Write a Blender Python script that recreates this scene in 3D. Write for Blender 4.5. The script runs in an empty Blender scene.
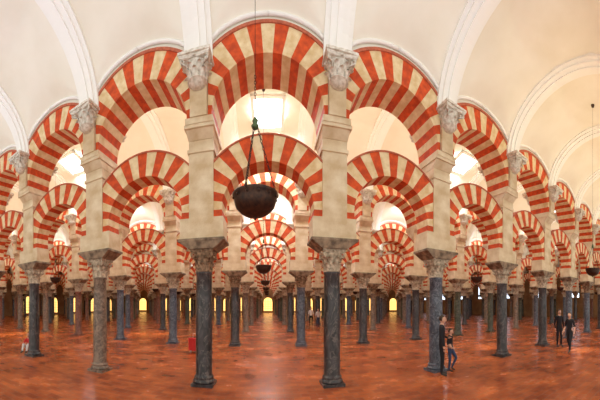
import bpy, bmesh, math, random
from mathutils import Vector, Matrix
random.seed(7)
scene=bpy.context.scene
try:
    scene.view_settings.view_transform='Standard'
    scene.view_settings.look='None'
except Exception as e: print(e)
col=scene.collection
D0=6.3; L=6.1; A=1.575; S=2*A
NR=9; NB=11
pi=math.pi

# ---------------- materials ----------------
def mat(name, base, rough=0.7, noise=None, nscale=4, ndetail=6, bump=0.0, bscale=30, metal=0.0, spec=None, emit=None, estr=0, stretch=None, vein=None):
    m=bpy.data.materials.new(name); m.use_nodes=True
    nt=m.node_tree; b=nt.nodes['Principled BSDF']
    b.inputs['Roughness'].default_value=rough; b.inputs['Metallic'].default_value=metal
    b.inputs['Base Color'].default_value=(*base,1)
    if spec is not None: b.inputs['Specular IOR Level'].default_value=spec
    tc=nt.nodes.new('ShaderNodeTexCoord')
    src=tc.outputs['Object']
    if stretch:
        mp=nt.nodes.new('ShaderNodeMapping'); mp.inputs['Scale'].default_value=stretch
        nt.links.new(src,mp.inputs['Vector']); src=mp.outputs['Vector']
    if vein:
        oi=nt.nodes.new('ShaderNodeObjectInfo'); ad=nt.nodes.new('ShaderNodeVectorMath'); ad.operation='ADD'
        nt.links.new(src,ad.inputs[0]); nt.links.new(oi.outputs['Location'],ad.inputs[1]); src=ad.outputs[0]
    if noise:
        n=nt.nodes.new('ShaderNodeTexNoise'); n.inputs['Scale'].default_value=nscale; n.inputs['Detail'].default_value=ndetail
        nt.links.new(src,n.inputs['Vector'])
        r=nt.nodes.new('ShaderNodeValToRGB'); r.color_ramp.elements[0].position=0.35; r.color_ramp.elements[1].position=0.68
        r.color_ramp.elements[0].color=(*noise,1); r.color_ramp.elements[1].color=(*base,1)
        nt.links.new(n.outputs['Fac'],r.inputs['Fac']); out=r.outputs['Color']
        if vein:
            n.inputs['Distortion'].default_value=1.2
            n3=nt.nodes.new('ShaderNodeTexNoise'); n3.inputs['Scale'].default_value=2.2; n3.inputs['Detail'].default_value=8; n3.inputs['Distortion'].default_value=2.5
            nt.links.new(src,n3.inputs['Vector'])
            r3=nt.nodes.new('ShaderNodeValToRGB'); r3.color_ramp.elements[0].position=.48; r3.color_ramp.elements[0].color=(0,0,0,1)
            r3.color_ramp.elements[1].position=.52; r3.color_ramp.elements[1].color=(0,0,0,1); mid=r3.color_ramp.elements.new(.5); mid.color=(.55,.55,.55,1)
            nt.links.new(n3.outputs['Fac'],r3.inputs['Fac'])
            mx=nt.nodes.new('ShaderNodeMix'); mx.data_type='RGBA'; mx.inputs[7].default_value=(*vein,1)
            nt.links.new(r3.outputs['Color'],mx.inputs[0]); nt.links.new(out,mx.inputs[6]); out=mx.outputs[2]
        nt.links.new(out,b.inputs['Base Color'])
    if bump>0:
        n2=nt.nodes.new('ShaderNodeTexNoise'); n2.inputs['Scale'].default_value=bscale
        nt.links.new(src,n2.inputs['Vector'])
        bp=nt.nodes.new('ShaderNodeBump'); bp.inputs['Strength'].default_value=bump; bp.inputs['Distance'].default_value=0.02
        nt.links.new(n2.outputs['Fac'],bp.inputs['Height']); nt.links.new(bp.outputs['Normal'],b.inputs['Normal'])
    if emit:
        b.inputs['Emission Color'].default_value=(*emit,1); b.inputs['Emission Strength'].default_value=estr
    return m
M_red=mat('red_brick_voussoir',(0.78,0.105,0.016),0.75,noise=(0.50,0.055,0.01),nscale=6,bump=.3)
M_cream=mat('limestone_voussoir',(0.92,0.77,0.50),0.75,noise=(0.72,0.52,0.26),nscale=5,bump=.3)
M_rim=mat('brick_rim',(0.60,0.17,0.09),0.8,noise=(0.40,0.10,0.05),nscale=14)
M_pier=mat('pier_limestone',(0.88,0.78,0.58),0.8,noise=(0.64,0.49,0.29),nscale=2.5,bump=.35)
M_imp=mat('impost_stone',(0.40,0.30,0.20),0.8,noise=(0.13,0.095,0.065),nscale=6,bump=.5)
M_plaster=mat('vault_plaster',(0.92,0.88,0.77),0.85,noise=(0.84,0.79,0.66),nscale=0.8,bump=.08)
M_trim=mat('plaster_moulding',(0.94,0.93,0.88),0.8)
M_stucco=mat('carved_stucco',(0.92,0.89,0.80),0.8,noise=(0.6,0.55,0.45),nscale=14,bump=.4)
M_shafts=[mat('marble_dark_grey',(0.075,0.07,0.075),0.28,noise=(0.018,0.018,0.02),nscale=6,stretch=(1,1,.5),vein=(.26,.23,.2)),
          mat('marble_brown_grey',(0.30,0.22,0.16),0.35,noise=(0.09,0.065,0.05),nscale=7,vein=(.5,.4,.3)),
          mat('marble_blue_grey',(0.13,0.155,0.20),0.3,noise=(0.035,0.042,0.06),nscale=7,vein=(.38,.4,.44)),
          mat('marble_reddish',(0.28,0.11,0.07),0.35,noise=(0.10,0.04,0.028),nscale=7,vein=(.5,.33,.25)),
          mat('marble_greenish',(0.09,0.10,0.065),0.35,noise=(0.025,0.03,0.02),nscale=7,vein=(.28,.28,.2))]
M_caps=[mat('capital_brown_stone',(0.46,0.30,0.18),0.7,noise=(0.11,0.07,0.04),nscale=12,bump=.4),
        mat('capital_grey_marble',(0.74,0.64,0.48),0.6,noise=(0.30,0.24,0.17),nscale=12,bump=.4)]
M_iron=mat('dark_bronze',(0.03,0.02,0.018),0.45,noise=(0.08,0.04,0.025),nscale=20,metal=.6)
M_verd=mat('verdigris_knob',(0.10,0.16,0.07),0.5,metal=.4)

# floor
def floor_mat():
    m=bpy.data.materials.new('terracotta_paving'); m.use_nodes=True
    nt=m.node_tree; b=nt.nodes['Principled BSDF']; N=nt.nodes.new; Lk=nt.links.new
    tc=N('ShaderNodeTexCoord')
    br=N('ShaderNodeTexBrick'); br.inputs['Scale'].default_value=1.0
    br.inputs['Brick Width'].default_value=.36; br.inputs['Row Height'].default_value=.18
    br.inputs['Mortar Size'].default_value=.007
    br.inputs['Color1'].default_value=(0.56,0.135,0.034,1); br.inputs['Color2'].default_value=(0.34,0.07,0.020,1)
    br.inputs['Mortar'].default_value=(0.34,0.14,0.07,1)
    Lk(tc.outputs['Object'],br.inputs['Vector'])
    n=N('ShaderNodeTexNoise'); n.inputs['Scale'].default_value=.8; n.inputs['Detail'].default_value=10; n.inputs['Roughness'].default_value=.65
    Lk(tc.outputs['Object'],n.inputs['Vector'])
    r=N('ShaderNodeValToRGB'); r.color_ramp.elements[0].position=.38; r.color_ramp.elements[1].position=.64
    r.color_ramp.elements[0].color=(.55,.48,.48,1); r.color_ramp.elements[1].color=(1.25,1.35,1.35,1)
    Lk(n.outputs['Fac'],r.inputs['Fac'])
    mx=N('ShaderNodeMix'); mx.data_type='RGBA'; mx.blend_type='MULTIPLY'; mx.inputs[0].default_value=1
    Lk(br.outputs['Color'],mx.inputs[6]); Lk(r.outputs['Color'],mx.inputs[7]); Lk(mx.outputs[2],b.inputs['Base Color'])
    r2=N('ShaderNodeMapRange'); r2.inputs[3].default_value=.12; r2.inputs[4].default_value=.38
    Lk(n.outputs['Fac'],r2.inputs[0]); Lk(r2.outputs[0],b.inputs['Roughness'])
    bp=N('ShaderNodeBump'); bp.inputs['Strength'].default_value=.25; bp.inputs['Distance'].default_value=.01
    Lk(br.outputs['Fac'],bp.inputs['Height']); bp.invert=True; Lk(bp.outputs['Normal'],b.inputs['Normal'])
    return m
M_floor=floor_mat()

# ---------------- mesh builder ----------------
class MB:
    def __init__(s): s.v=[]; s.f=[]; s.m=[]; s.sm=[]
    def add(s,vs,fs,mi=0,smooth=False):
        o=len(s.v); s.v+=[tuple(v) for v in vs]
        for f in fs: s.f.append(tuple(i+o for i in f)); s.m.append(mi); s.sm.append(smooth)
    def box(s,x0,x1,y0,y1,z0,z1,mi=0): s.frus((x0,x1,y0,y1,z0),(x0,x1,y0,y1,z1),mi)
    def frus(s,b,t,mi=0):
        vs=[(b[0],b[2],b[4]),(b[1],b[2],b[4]),(b[1],b[3],b[4]),(b[0],b[3],b[4]),(t[0],t[2],t[4]),(t[1],t[2],t[4]),(t[1],t[3],t[4]),(t[0],t[3],t[4])]
        s.add(vs,[(3,2,1,0),(4,5,6,7),(0,1,5,4),(1,2,6,5),(2,3,7,6),(3,0,4,7)],mi)
    def lathe(s,prof,n=24,mi=0,mod=None,cx=0,cy=0,smooth=True,cap=True):
        vs=[]
        for (r,z) in prof:
            for i in range(n):
                a=2*pi*i/n; rr=r*(mod(a,z) if mod else 1); vs.append((cx+rr*math.cos(a),cy+rr*math.sin(a),z))
        fs=[]
        for j in range(len(prof)-1):
            for i in range(n): fs.append((j*n+i,j*n+(i+1)%n,(j+1)*n+(i+1)%n,(j+1)*n+i))
        if cap: fs.append(tuple(range(n))[::-1]); fs.append(tuple((len(prof)-1)*n+i for i in range(n)))
        s.add(vs,fs,mi,smooth)
    def tube(s,pts,r,n=6,mi=0):
        pts=[Vector(p) for p in pts]; vs=[];fs=[]
        for k,p in enumerate(pts):
            d=(pts[min(k+1,len(pts)-1)]-pts[max(k-1,0)]).normalized()
            u=d.orthogonal().normalized(); w=d.cross(u)
            for i in range(n): a=2*pi*i/n; vs.append(p+u*r*math.cos(a)+w*r*math.sin(a))
        for k in range(len(pts)-1):
            for i in range(n): fs.append((k*n+i,k*n+(i+1)%n,(k+1)*n+(i+1)%n,(k+1)*n+i))
        fs.append(tuple(range(n))[::-1]); fs.append(tuple((len(pts)-1)*n+i for i in range(n)))
        s.add(vs,fs,mi,True)
    def mesh(s,name,mats):
        me=bpy.data.meshes.new(name); me.from_pydata(s.v,[],s.f)
        for m in mats: me.materials.append(m)
        for p,mi,sm in zip(me.polygons,s.m,s.sm): p.material_index=mi; p.use_smooth=sm
        me.update()
        bm=bmesh.new(); bm.from_mesh(me); bmesh.ops.recalc_face_normals(bm,faces=bm.faces); bm.to_mesh(me); bm.free()
        return me
def obj(name,me,loc=(0,0,0),parent=None,rot=0,scale=1):
    o=bpy.data.objects.new(name,me); o.location=loc; o.rotation_euler[2]=rot
    if scale!=1: o.scale=(scale,)*3
    col.objects.link(o)
    if parent: o.parent=parent
    return o
def empty(name,loc=(0,0,0),rot=0):
    e=bpy.data.objects.new(name,None); e.location=loc; e.rotation_euler[2]=rot; e.empty_display_size=.2; col.objects.link(e); return e

# ---- arch ring ----
def ring(mb,Ri,Ro,cz,a0,a1,n,hd,clip=None,sub=3,mats=(0,1)):
    def P(a,r): return (r*math.cos(a),cz+r*math.sin(a))
    for i in range(n):
        vs=[];fs=[]
        for j in range(sub+1):
            a=a0+(a1-a0)*(i+j/sub)/n
            ro=Ro
            if clip and abs(math.cos(a))>1e-6: ro=max(Ri+.02,min(Ro,clip/abs(math.cos(a))))
            xi,zi=P(a,Ri); xo,zo=P(a,ro)
            vs+=[(xi,-hd,zi),(xo,-hd,zo),(xo,hd,zo),(xi,hd,zi)]
        for j in range(sub):
            o=4*j
            for k in range(4): fs.append((o+k,o+(k+1)%4,o+4+(k+1)%4,o+4+k))
        fs.append((0,1,2,3)); fs.append((4*sub,4*sub+1,4*sub+2,4*sub+3))
        mb.add(vs,fs,mats[i%2])
mb=MB(); ring(mb,1.08,1.68,4.23,math.radians(-10),math.radians(190),21,.27,clip=1.30)
ring(mb,1.68,1.72,4.23,math.radians(38),math.radians(142),1,.29,clip=1.34,sub=24,mats=(2,2))
me_low=mb.mesh('lower_arch',[M_red,M_cream,M_rim])
mb=MB(); ring(mb,1.28,1.93,6.32,0,pi,19,.49,clip=1.36); ring(mb,1.93,2.0,6.32,math.radians(45),math.radians(135),1,.52,clip=1.42,sub=24,mats=(2,2))
me_up=mb.mesh('upper_arch',[M_red,M_cream,M_rim])
# spandrel wall
mb=MB(); hd=.46
zb=lambda x: 6.3 if abs(x)>1.345 else 6.32+math.sqrt(max(0,1.9**2-x*x))
pts=[(-A,6.3),(-1.36,6.3)]+[(-1.34+2.68*i/30,zb(-1.34+2.68*i/30)) for i in range(31)]+[(1.36,6.3),(A,6.3)]
for sy in(-hd,hd):
    vs=[];fs=[]
    for x,z in pts: vs+=[(x,sy,z),(x,sy,8.6)]
    for i in range(len(pts)-1): fs.append((2*i,2*i+2,2*i+3,2*i+1))
    mb.add(vs,fs,0)
me_sp=mb.mesh('spandrel_wall',[M_plaster])

# ---- pier ----
mb=MB()
mb.frus((-.31,.31,-.31,.31,3.32),(-.54,.54,-.36,.36,3.5),1)
mb.box(-.57,.57,-.37,.37,3.5,3.56,1)
mb.frus((-.54,.54,-.30,.30,3.56),(-.53,.53,-.30,.30,4.06),0)
mb.box(-.30,.30,-.30,.30,4.06,5.95,0)
mb.box(-.33,.33,-.34,.34,5.6,5.68,0)
mb.frus((-.31,.31,-.32,.32,5.9),(-.33,.33,-.46,.46,6.08),0)
mb.box(-.36,.36,-.51,.51,6.08,6.16,0)
mb.box(-.33,.33,-.53,.53,6.16,6.3,0)
mb.box(-.22,.22,-.47,.47,6.3,7.3,0)
mb.box(-.20,.20,-.56,.56,6.3,7.0,0)
me_pier=mb.mesh('pier',[M_pier,M_imp])

# ---- Corinthian capital ----
def capital(mb,z0,h,r0,w,mi):
    prof=[(r0*1.02,z0),(r0*1.14,z0+.02*h),(r0*1.14,z0+.06*h),(r0*1.0,z0+.09*h),(r0*1.02,z0+.3*h),(r0*1.1,z0+.6*h),(r0*1.32,z0+.82*h),(r0*1.4,z0+.86*h)]
    mb.lathe(prof,20,mi)
    for tier,(zb_,zt,nn,off) in enumerate([(z0+.08*h,z0+.47*h,8,0),(z0+.3*h,z0+.72*h,8,pi/8)]):
        for k in range(nn):
            a=off+2*pi*k/nn; vs=[];fs=[]
            T=6
            for j in range(T+1):
                t=j/T
                out=r0*1.05+r0*(.10+.12*tier)*t+ (r0*.40*max(0,(t-.55)/.45)**1.5)
                z=zb_+(zt-zb_)*(t if t<.85 else .85-(t-.85)*.6)
                wd=r0*.36*math.sin(pi*(.22+.68*t))**.7
                for q,(sx,dd) in enumerate(((-1,-.05),(-.5,.03),(0,.09),(.5,.03),(1,-.05))):
                    rr=out+dd*r0; x=sx*wd
                    vs.append((rr*math.cos(a)-x*math.sin(a),rr*math.sin(a)+x*math.cos(a),z))
            for j in range(T):
                for q in range(4): fs.append((j*5+q,j*5+q+1,j*5+q+6,j*5+q+5))
            mb.add(vs,fs,mi,True)
    for k in range(4):
        a=pi/4+k*pi/2; c,s_=math.cos(a),math.sin(a)
        rr=w*1.12
        pts=[]
        for j in range(12):
            t=j/11; ang=-pi/2+t*2.2*pi; rad=.11*h*(1-.6*t)+.01
            pr=rr-.06*h+rad*math.cos(ang); pz=z0+.76*h+rad*math.sin(ang)*1.0
            pts.append((pr*c,pr*s_,pz))
        stem=[((r0*1.15)*c,(r0*1.15)*s_,z0+.5*h)]
        mb.tube(stem+[((rr-.02)*.8*c,(rr-.02)*.8*s_,z0+.66*h)]+pts,.045*h+.006,6,mi)
    n=6; ring_=[]
    for k in range(4):
        a=pi/4+k*pi/2; b=a+pi/2
        p=Vector((math.cos(a),math.sin(a)))*w*1.36; q=Vector((math.cos(b),math.sin(b)))*w*1.36
        for j in range(n):
            t=j/n; m_=p.lerp(q,t); dd=1-.12*math.sin(pi*t); ring_.append(m_*dd)
    N_=len(ring_)
    vs=[(p.x*.94,p.y*.94,z0+.86*h) for p in ring_]+[(p.x,p.y,z0+.92*h) for p in ring_]+[(p.x,p.y,z0+h) for p in ring_]
    fs=[tuple(range(N_))[::-1],tuple(range(2*N_,3*N_))]
    for j in range(2):
        for i in range(N_): fs.append((j*N_+i,j*N_+(i+1)%N_,(j+1)*N_+(i+1)%N_,(j+1)*N_+i))
    mb.add(vs,fs,mi)
    for k in range(4):
        a=k*pi/2; mb.lathe([(.01,z0+.86*h),(.05*h+.01,z0+.88*h),(.06*h+.01,z0+.93*h),(.01,z0+.97*h)],8,mi,cx=w*.86*math.cos(a),cy=w*.86*math.sin(a))
cols={}
for si,ms in enumerate(M_shafts):
    for ci,mc in enumerate(M_caps):
        mb=MB()
        mb.box(-.27,.27,-.27,.27,0,.07,0)
        mb.lathe([(.26,.07),(.275,.10),(.26,.14),(.235,.155),(.23,.18),(.245,.20),(.235,.225),(.215,.24),(.205,.28),(.208,1.2),(.198,2.2),(.19,2.72),(.205,2.74),(.205,2.78),(.19,2.8)],28,0)
        capital(mb,2.78,.54,.19,.29,1)
        cols[(si,ci)]=mb.mesh('marble_column',[ms,mc])
mb=MB(); capital(mb,.18,.42,.20,.36,0); mb.box(-.36,.36,-.36,.36,.6,.66,0); mb.lathe([(.05,.06),(.12,.08),(.2,.17),(.22,.2)],12,0)
me_cap=mb.mesh('bracket_capital',[M_stucco])

# ---- vault bay ----
z0=7.42; HW=2.58
def zv(u,v):
    v=max(-1,min(1,v/HW)); b=z0+2.3*math.sqrt(max(0,1-v*v))
    l=z0+1.0*math.sqrt(max(0,1-(u/A)**2))+.85*(HW*(1-abs(v)))
    return max(b,min(l,z0+2.28))
mb=MB(); NU=24;NV=40; vs=[];fs=[]
for j in range(NV+1):
    v=-HW*math.cos(pi*j/NV)
    for i in range(NU+1):
        u=-A*math.cos(pi*i/NU); vs.append((u,v,zv(u,v)))
for j in range(NV):
    for i in range(NU): fs.append((j*(NU+1)+i,j*(NU+1)+i+1,(j+1)*(NU+1)+i+1,(j+1)*(NU+1)+i))
mb.add(vs,fs,0,True)
me_vault=mb.mesh('vault_bay',[M_plaster])
mb=MB()
for (w,off,th) in ((.33,.06,.3),(.22,.13,.1),(.07,.18,.1)):
    vs=[];fs=[];T=32
    for j in range(T+1):
        a=pi*j/T
        for (dx,k) in ((-w,off),(w,off),(w,off-th),(-w,off-th)):
            vs.append((dx,-(HW-k)*math.cos(a),z0+(2.3-k)*math.sin(a)))
    for j in range(T):
        o=4*j
        for k in range(4): fs.append((o+k,o+(k+1)%4,o+4+(k+1)%4,o+4+k))
    fs+= [(0,1,2,3),(4*T,4*T+1,4*T+2,4*T+3)]
    mb.add(vs,fs,0)
# wall (formeret) mouldings hugging each lunette, half to either side of the rib
for sy in (-1,1):
    for sx in (-1,1):
        pts=[]
        for j in range(13):
            u=A*(1-math.cos(pi/2*j/12)); 
            zz=z0+1.02*math.sqrt(max(0,1-((A-u)/A)**2))
            pts.append((sx*u,sy*(HW-.05),zz))
        mb.tube(pts,.05,6)
me_rib=mb.mesh('vault_rib',[M_trim])

# ---- assemble arcades ----
front={-1:(0,0),1:(0,1),-3:(1,1),3:(2,1),-5:(0,1),5:(0,1),7:(0,1),9:(2,1),-7:(1,0)}
for k in range(NR):
    y=D0+L*k
    e=empty('double_arch_arcade',(0,y,0))
    for n in range(-NB,NB+1):
        x=n*S
        obj('lower_arch',me_low,(x,0,0),e); obj('upper_arch',me_up,(x,0,0),e); obj('spandrel_wall',me_sp,(x,0,0),e)
    for n in range(-NB-1,NB+1):
        x=(2*n+1)*A
        key=front.get(2*n+1) if k==0 else None
        if key is None: key=(random.choice([0,0,1,2,3,1,4]),random.choice([0,1,1]))
        obj('marble_column',cols[key],(x,0,0),e,rot=random.choice([0,pi/2,pi]))
        obj('pier',me_pier,(x,0,0),e)
        obj('bracket_capital',me_cap,(x,-.60,6.80),e)
        if k<3: obj('bracket_capital',me_cap,(x,.60,6.80),e)
for k in range(NR+1):
    y=D0-L/2+L*k
    e=empty('ceiling',(0,y,0)) if k==0 else empty('ceiling.%03d'%k,(0,y,0))
    for n in range(-NB,NB+1): obj('vault_bay',me_vault,(n*S,0,0),e)
    for n in range(-NB-1,NB+1): obj('vault_rib',me_rib,((2*n+1)*A,0,0),e)

# ---- floor & walls ----
W=NB*S+A+.1; YB=D0+L*NR-L/2+2.55
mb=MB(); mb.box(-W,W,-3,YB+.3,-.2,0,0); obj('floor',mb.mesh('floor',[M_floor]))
M_wall=mat('wall_plaster',(0.40,0.24,0.11),0.85,noise=(0.26,0.14,0.06),nscale=1)
M_glow=mat('lit_window',(0.9,0.7,0.4),0.5,emit=(1.0,0.58,0.16),estr=2.4)
M_blue=mat('daylit_window',(0.7,0.8,0.95),0.4,emit=(0.72,0.85,1.0),estr=3)
M_sky=mat('skylight_glass',(0.8,0.85,0.9),0.4,emit=(0.80,0.90,1.0),estr=6)
M_wood=mat('dark_oak',(0.09,0.045,0.02),0.6,noise=(0.05,0.025,0.012),nscale=8)
mb=MB(); mb.box(-W,W,YB,YB+.3,0,9.8,0); obj('wall_back',mb.mesh('wall_back',[M_wall]))
for sx,nm in((-1,'wall_left'),(1,'wall_right')):
    mb=MB(); mb.box(min(sx*W,sx*(W+.3)),max(sx*W,sx*(W+.3)),-3,YB+.3,0,9.8,0); obj(nm,mb.mesh(nm,[M_wall]))
def window(name,loc,rot,w,h,m):
    e=empty(name,loc,rot); mb=MB()
    out=[(-w,0),(w,0)]+[(w*math.cos(a),h+w*math.sin(a)) for a in [pi*i/14 for i in range(15)]]
    mb.add([(x,0,z) for x,z in out],[tuple(range(len(out)))],0); obj('pane',mb.mesh('pane',[m]),parent=e)
    mb=MB(); pts=[(-w,0)]+[(w*math.cos(pi-a),h+w*math.sin(pi-a)) for a in [pi*i/14 for i in range(15)]]+[(w,0)]
    mb.tube([(x,-.05,z) for x,z in pts],.1,6); 
    for i in range(-1,2): mb.box(i*w*.5-.03,i*w*.5+.03,-.06,-.01,0,h+w*.8)
    for j in range(1,5): mb.box(-w,w,-.06,-.01,h*j/4-.03,h*j/4+.03)
    obj('grille',mb.mesh('grille',[M_wood]),parent=e)
wn=0
for i in range(-NB,NB+1):
    wn+=1; window('window_%d'%wn,(i*S,YB-.02,.4),0,1.1,2.1,M_glow)
for k in range(0,NR):
    for sx in(-1,1):
        wn+=1; window('window_%d'%wn,(sx*(W-.03),D0-L/2+L*k,3.0 if sx>0 else .4),-sx*pi/2,1.1,2.6 if sx>0 else 1.9,M_blue if sx>0 else M_glow)
# skylights: glazed openings framed in the vault crown
mb=MB()
mb.add([(-.55,-.9,-.02),(.55,-.9,-.02),(.55,.9,-.02),(-.55,.9,-.02)],[(0,1,2,3)],0)
mb.box(-.65,-.53,-1,1,-.08,.02,1); mb.box(.53,.65,-1,1,-.08,.02,1); mb.box(-.65,.65,-1,-.88,-.08,.02,1); mb.box(-.65,.65,.88,1,-.08,.02,1)
mb.box(-.02,.02,-.9,.9,-.05,0,1); mb.box(-.55,.55,-.02,.02,-.05,0,1)
me_sk=mb.mesh('skylight',[M_sky,M_trim])
for k in range(1,NR+1):
    for n in (-6,-3,0,3,6):
        wn+=1
        o=obj('window_%d'%wn,me_sk,(n*S,D0-L/2+L*k+1.15,9.43)); o.rotation_euler[0]=-.24

# ---- hanging bowl lamps ----
def lamp_mesh():
    mb=MB()
    prof=[(.0001,3.08),(.06,3.083),(.13,3.105),(.19,3.145),(.24,3.20),(.262,3.27),(.264,3.32),(.28,3.335),(.285,3.365),(.27,3.375),(.25,3.36),(.235,3.3),(.2,3.2),(.12,3.14),(.0001,3.12)]
    mb.lathe(prof,32,0,cap=False)
    mb.lathe([(.0001,3.04),(.015,3.05),(.02,3.065),(.03,3.085),(.0001,3.09)],10,0,cap=False)
    for k in range(3):
        a=pi/2+.5+k*2*pi/3
        p0=Vector((.275*math.cos(a),.275*math.sin(a),3.36)); p1=Vector((.03*math.cos(a),.03*math.sin(a),4.20))
        nl=18
        for j in range(nl):
            c=p0.lerp(p1,(j+.5)/nl); d=(p1-p0).normalized(); hl=(p1-p0).length/nl*.62
            u=d.orthogonal().normalized(); w_=d.cross(u); side=u if j%2 else w_
            mb.tube([c+d*hl*math.cos(t)+side*.012*math.sin(t) for t in [2*pi*q/8 for q in range(9)]],.0045,4,0)
        mb.lathe([(.0001,3.33),(.018,3.35),(.018,3.38),(.0001,3.40)],8,0,cx=.28*math.cos(a),cy=.28*math.sin(a),cap=False)
    for k in range(12):
        a=k*pi/6; mb.lathe([(.0001,3.29),(.013,3.30),(.013,3.32),(.0001,3.33)],6,0,cx=.272*math.cos(a),cy=.272*math.sin(a),cap=False)
    mb.lathe([(.0001,4.17),(.04,4.19),(.05,4.22),(.025,4.25),(.038,4.28),(.018,4.32),(.0001,4.34)],14,1,cap=False)
    for j in range(14):
        c=Vector((0,0,4.345+.036*j+.018)); side=Vector((1,0,0)) if j%2 else Vector((0,1,0))
        mb.tube([c+Vector((0,0,1))*.026*math.cos(t)+side*.012*math.sin(t) for t in [2*pi*q/8 for q in range(9)]],.004,4,0)
    mb.tube([(0,0,4.84),(.0,0,6.5),(0,0,9.7)],.0035,5,0)
    mb.lathe([(.0001,9.62),(.05,9.64),(.07,9.72),(.07,9.76)],12,0,cap=False)
    return mb.mesh('hanging_bowl_lamp',[M_iron,M_verd])
ml=lamp_mesh()
for k in range(0,6):
    for n in (-3,-2,-1,0,1,2,3):
        if k==0 and n in(-3,-2): continue
        obj('hanging_bowl_lamp',ml,(-.16+n*9.75,D0-L/2+L*k,0),rot=.2)

# ---------------- people ----------------
M_skin=mat('skin',(0.62,0.36,0.25),0.6)
M_black=mat('black_cloth',(0.012,0.012,0.016),0.9)
M_jeans=mat('blue_denim',(0.05,0.08,0.17),0.9,noise=(0.03,0.05,0.11),nscale=20)
M_white=mat('white_cotton',(0.75,0.75,0.75),0.9)
M_redc=mat('red_cloth',(0.6,0.03,0.03),0.8)
M_hair=mat('dark_hair',(0.03,0.018,0.01),0.6)
M_shoe=mat('shoe_leather',(0.03,0.025,0.02),0.5)
M_eye=mat('eye_dark',(0.02,0.015,0.015),0.3)
M_lip=mat('lips',(0.45,0.16,0.13),0.6)
def person(name,loc,rot,h,shirt,pants,sleeve=None,pose={},longhair=False):
    J={'pel':(0,0,.94),'wai':(0,.0,1.08),'che':(0,-.005,1.29),'nb':(0,.01,1.43),'nk':(0,.0,1.50),'hd':(0,-.01,1.56)}
    R={'pel':.14,'wai':.125,'che':.145,'nb':.075,'nk':.052,'hd':.05}
    for s,n in((-1,'L'),(1,'R')):
        J.update({'sh'+n:(s*.165,.01,1.38),'el'+n:(s*.225,.03,1.11),'wr'+n:(s*.235,-.05,.88),'pa'+n:(s*.235,-.07,.80),
                  'hi'+n:(s*.09,0,.88),'kn'+n:(s*.10,-.02,.49),'an'+n:(s*.105,.02,.09),'to'+n:(s*.125,-.15,.035)})
        R.update({'sh'+n:.066,'el'+n:.043,'wr'+n:.028,'pa'+n:.033,'hi'+n:.095,'kn'+n:.06,'an'+n:.042,'to'+n:.036})
    J.update(pose)
    E=[('pel','wai'),('wai','che'),('che','nb'),('nb','nk'),('nk','hd')]
    for n in 'LR': E+=[('nb','sh'+n),('sh'+n,'el'+n),('el'+n,'wr'+n),('wr'+n,'pa'+n),('pel','hi'+n),('hi'+n,'kn'+n),('kn'+n,'an'+n),('an'+n,'to'+n)]
    names=list(J); idx={n:i for i,n in enumerate(names)}
    V=[Vector(J[n]) for n in names]; RR=[R[n] for n in names]; ed=[(idx[a],idx[b]) for a,b in E]; roots=[idx['pel']]
    for n,s in(('L',-1),('R',1)):
        pa=Vector(J['pa'+n]); wr=Vector(J['wr'+n]); d=(pa-wr).normalized()
        side=Vector((0,-1,0)) if abs(d.y)<.8 else Vector((0,0,1)); side=(side-d*side.dot(d)).normalized(); nrm=Vector((-s,0,0))
        for q,(o,ln) in enumerate(((-.030,.062),(-.010,.074),(.010,.080),(.030,.070),(.040,.05))):
            th=(q==4)
            p=(pa if not th else wr.lerp(pa,.4))+side*o*(.9)+d*(.018 if not th else 0)
            d1=(d+nrm*.15).normalized() if not th else (d*.7+side*.75).normalized()
            d2=(d+nrm*.55).normalized() if not th else (d+side*.2).normalized()
            i0=len(V); V+=[p,p+d1*ln*.5,p+d1*ln*.5+d2*ln*.5]; RR+=[.0095,.009,.007]; ed+=[(i0,i0+1),(i0+1,i0+2)]; roots.append(i0)
    me=bpy.data.meshes.new('b'); me.from_pydata([tuple(v) for v in V],ed,[])
    o=bpy.data.objects.new('tmp',me); col.objects.link(o)
    md=o.modifiers.new('s','SKIN'); md.use_smooth_shade=True
    for i,sv in enumerate(me.skin_vertices[0].data):
        k_=.72 if i<len(names) and names[i] in('pel','wai','che') else 1
        sv.radius=(RR[i],RR[i]*k_); sv.use_root=(i in roots)
    o.modifiers.new('u','SUBSURF').levels=2
    dg=bpy.context.evaluated_depsgraph_get(); dg.update()
    bme=bpy.data.meshes.new_from_object(o.evaluated_get(dg)); bpy.data.objects.remove(o)
    bme.materials.clear()
    for m in (shirt,pants,M_skin,M_shoe): bme.materials.append(m)
    seg={0:[('pel','wai'),('wai','che'),('che','nb'),('nb','shL'),('nb','shR'),('shL','elL'),('shR','elR')],1:[],2:[('nk','hd'),('wrL','paL'),('wrR','paR')],3:[('anL','toL'),('anR','toR')]}
    for n in 'LR':
        seg[1]+=[('pel','hi'+n),('hi'+n,'kn'+n),('kn'+n,'an'+n)]
        seg[0 if sleeve else 2].append(('el'+n,'wr'+n))
    def dseg(p,a,b):
        a=Vector(J[a]);b=Vector(J[b]);t=max(0,min(1,(p-a).dot(b-a)/(b-a).length_squared)); return (p-a.lerp(b,t)).length
    for p in bme.polygons:
        c=Vector(p.center); best=min((dseg(c,a,b),mi) for mi in seg for a,b in seg[mi]); p.material_index=best[1]; p.use_smooth=True
    e=empty(name,loc,rot); e.scale=(h/1.72,)*3
    obj('body',bme,parent=e)
    hc=Vector(J['hd'])+Vector((0,-.012,.06)); mb=MB()
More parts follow.
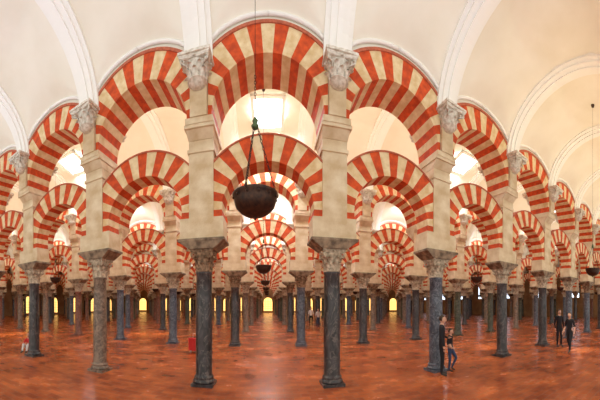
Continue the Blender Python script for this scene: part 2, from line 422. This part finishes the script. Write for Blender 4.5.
    def ell(c,rx,ry,rz,mi,n=16,shape=None):
        vs=[];fs=[];m_=10
        for j in range(m_+1):
            ph=-pi/2+pi*j/m_
            for i in range(n):
                a=2*pi*i/n; x,y_,z=math.cos(ph)*math.cos(a),math.cos(ph)*math.sin(a),math.sin(ph)
                if shape: x,y_,z=shape(x,y_,z)
                vs.append((c[0]+rx*x,c[1]+ry*y_,c[2]+rz*z))
        for j in range(m_):
            for i in range(n): fs.append((j*n+i,j*n+(i+1)%n,(j+1)*n+(i+1)%n,(j+1)*n+i))
        mb.add(vs,fs,mi,True)
    def hs(x,y_,z):
        k=1-.25*max(0,-z)**1.2; return x*k,(y_*k-(.08 if z<0 and y_<0 else 0)*-z),z
    ell(hc,.075,.095,.115,0,20,hs)
    ell(hc+Vector((0,-.098,-.015)),.013,.018,.026,0,8)
    for s in(-1,1):
        ell(hc+Vector((s*.075,.005,-.005)),.01,.02,.03,0,8)
        ell(hc+Vector((s*.03,-.084,.012)),.012,.008,.007,2,8)
    ell(hc+Vector((0,-.088,-.052)),.024,.008,.008,3,8)
    def hr(x,y_,z):
        if y_<-.1 and z<.45: return x*.8,y_*.5,max(z,-.2)
        return x,y_,(z if longhair or z>-.45 else -.45)
    ell(hc+Vector((0,.018,.022)),.084,.097,.115 if not longhair else .19,1,20,hr)
    obj('head',mb.mesh('head',[M_skin,M_hair,M_eye,M_lip]),parent=e)
    return e
def place(px,feety):
    d=2*261/(feety-304); t=(px-268)/261; return (d*math.sin(t),d*math.cos(t),0)
person('standing_man',(4.50,5.72,0),.9,1.66,M_black,M_black,sleeve=1,pose={'wrR':(.10,-.20,1.08),'paR':(.04,-.22,1.10),'elR':(.235,.0,1.13)})
person('leaning_boy',(5.0,5.95,0),.5,1.25,M_black,M_jeans,pose={'knR':(.12,-.22,.55),'anR':(.12,.0,.12),'toR':(.13,-.16,.035),'wrL':(-.12,-.18,.95),'paL':(-.07,-.24,.93)})
person('standing_visitor',(10.9,5.33,0),-.6,1.72,M_black,M_black,sleeve=1)
person('walking_visitor',(9.97,4.39,0),-1.6,1.62,M_black,M_black,pose={'knR':(.1,-.16,.50),'anR':(.1,-.22,.10),'toR':(.12,-.39,.04),'knL':(-.1,.04,.49),'anL':(-.1,.26,.11),'toL':(-.1,.12,.035),'wrL':(-.235,-.18,.92),'paL':(-.235,-.23,.86)})
person('tourist_woman',place(318,328),.4,1.6,M_white,M_jeans,longhair=True)
person('tourist_man',place(311,326),-.3,1.7,M_white,M_black)
sit={'pel':(0,0,.15),'wai':(0,.0,.29),'che':(0,-.03,.50),'nb':(0,-.04,.63),'nk':(0,-.06,.70),'hd':(0,-.08,.76)}
for s,n in((-1,'L'),(1,'R')):
    sit.update({'sh'+n:(s*.165,-.04,.58),'el'+n:(s*.24,-.16,.34),'wr'+n:(s*.14,-.37,.44),'pa'+n:(s*.08,-.44,.46),'hi'+n:(s*.09,-.03,.13),'kn'+n:(s*.12,-.42,.42),'an'+n:(s*.11,-.56,.08),'to'+n:(s*.12,-.73,.035)})
person('seated_child',place(29,351),.5,1.45,M_redc,M_white,sleeve=1,pose=sit)
def suitcase(loc,rot):
    e=empty('red_suitcase',loc,rot); mb=MB()
    mb.box(-.2,.2,-.12,.12,.07,.58,0)
    for x in(-.15,-.05,.05,.15): mb.box(x-.012,x+.012,-.132,.132,.08,.57,0)
    for x in(-.16,.16):
        mb.lathe([(.03,0.0),(.035,.03),(.03,.07)],10,1,cx=x,cy=0)
    mb.tube([(-.1,.08,.57),(-.1,.08,.76),(.1,.08,.76),(.1,.08,.57)],.012,6,1)
    me=mb.mesh('shell',[M_redc,M_white]); o=obj('shell',me,parent=e)
suitcase(place(194,352),-.3)

# ---------------- lights ----------------
w=bpy.data.worlds.new('daylight'); scene.world=w; w.use_nodes=True
w.node_tree.nodes['Background'].inputs[0].default_value=(1.0,0.95,0.86,1); w.node_tree.nodes['Background'].inputs[1].default_value=1.15
def area(name,loc,rot,sx,sy,e,c):
    l=bpy.data.lights.new(name,'AREA'); l.shape='RECTANGLE'; l.size=sx; l.size_y=sy; l.energy=e; l.color=c
    o=bpy.data.objects.new(name,l); o.location=loc; o.rotation_euler=rot; col.objects.link(o); return o
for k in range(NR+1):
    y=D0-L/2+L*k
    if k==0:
        area('vault_fill_light',(-8,y,6.7),(pi,0,0),26,.8,260,(.72,.86,1))  # added upward fill without any fixture, cools the left part of the vault
        area('vault_fill_light',(18,y,6.7),(pi,0,0),24,.8,250,(1,.82,.5))  # same added fill, warm on the right part
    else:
        area('vault_fill_light',(0,y,6.7),(pi,0,0),60,.8,(800,560,380,300,260,240,220,220,220)[k-1],(1,.86,.64))  # added fill strip per nave, aimed up so the vault bounces light down
        for n in (-6,-3,0,3,6): area('skylight_light',(n*S,y+1.1,9.2),(0,0,0),1.0,1.4,(260 if n==0 else 110)*(1 if k<4 else .6),(.9,.94,1))
def spot(px,fy,e,ang,c):
    x,y,_=place(px,fy); l=bpy.data.lights.new('sunbeam','SPOT'); l.energy=e; l.spot_size=math.radians(ang); l.spot_blend=.5; l.shadow_soft_size=.15; l.color=c
    o=bpy.data.objects.new('sunbeam',l); o.location=(x,y,9.2); col.objects.link(o)
spot(80,339,3500,26,(1,.82,.38)); spot(150,334,3000,24,(1,.82,.38)); spot(20,335,3000,26,(1,.82,.38)); spot(592,352,2400,20,(1,.88,.65)); spot(480,346,1600,18,(1,.88,.65)); spot(268,328,2500,22,(1,.78,.4)); spot(405,341,1600,16,(1,.86,.6))
cam=bpy.data.cameras.new('cam'); co=bpy.data.objects.new('camera',cam); col.objects.link(co); scene.camera=co
co.location=(0,0,2); co.rotation_euler=(pi/2,0,0)
cam.type='PANO'
cam.panorama_type='CENTRAL_CYLINDRICAL'
cam.central_cylindrical_range_u_min=-268/261; cam.central_cylindrical_range_u_max=332/261
cam.central_cylindrical_range_v_min=-96/261; cam.central_cylindrical_range_v_max=304/261
cam.central_cylindrical_radius=1.0
cam.clip_end=200
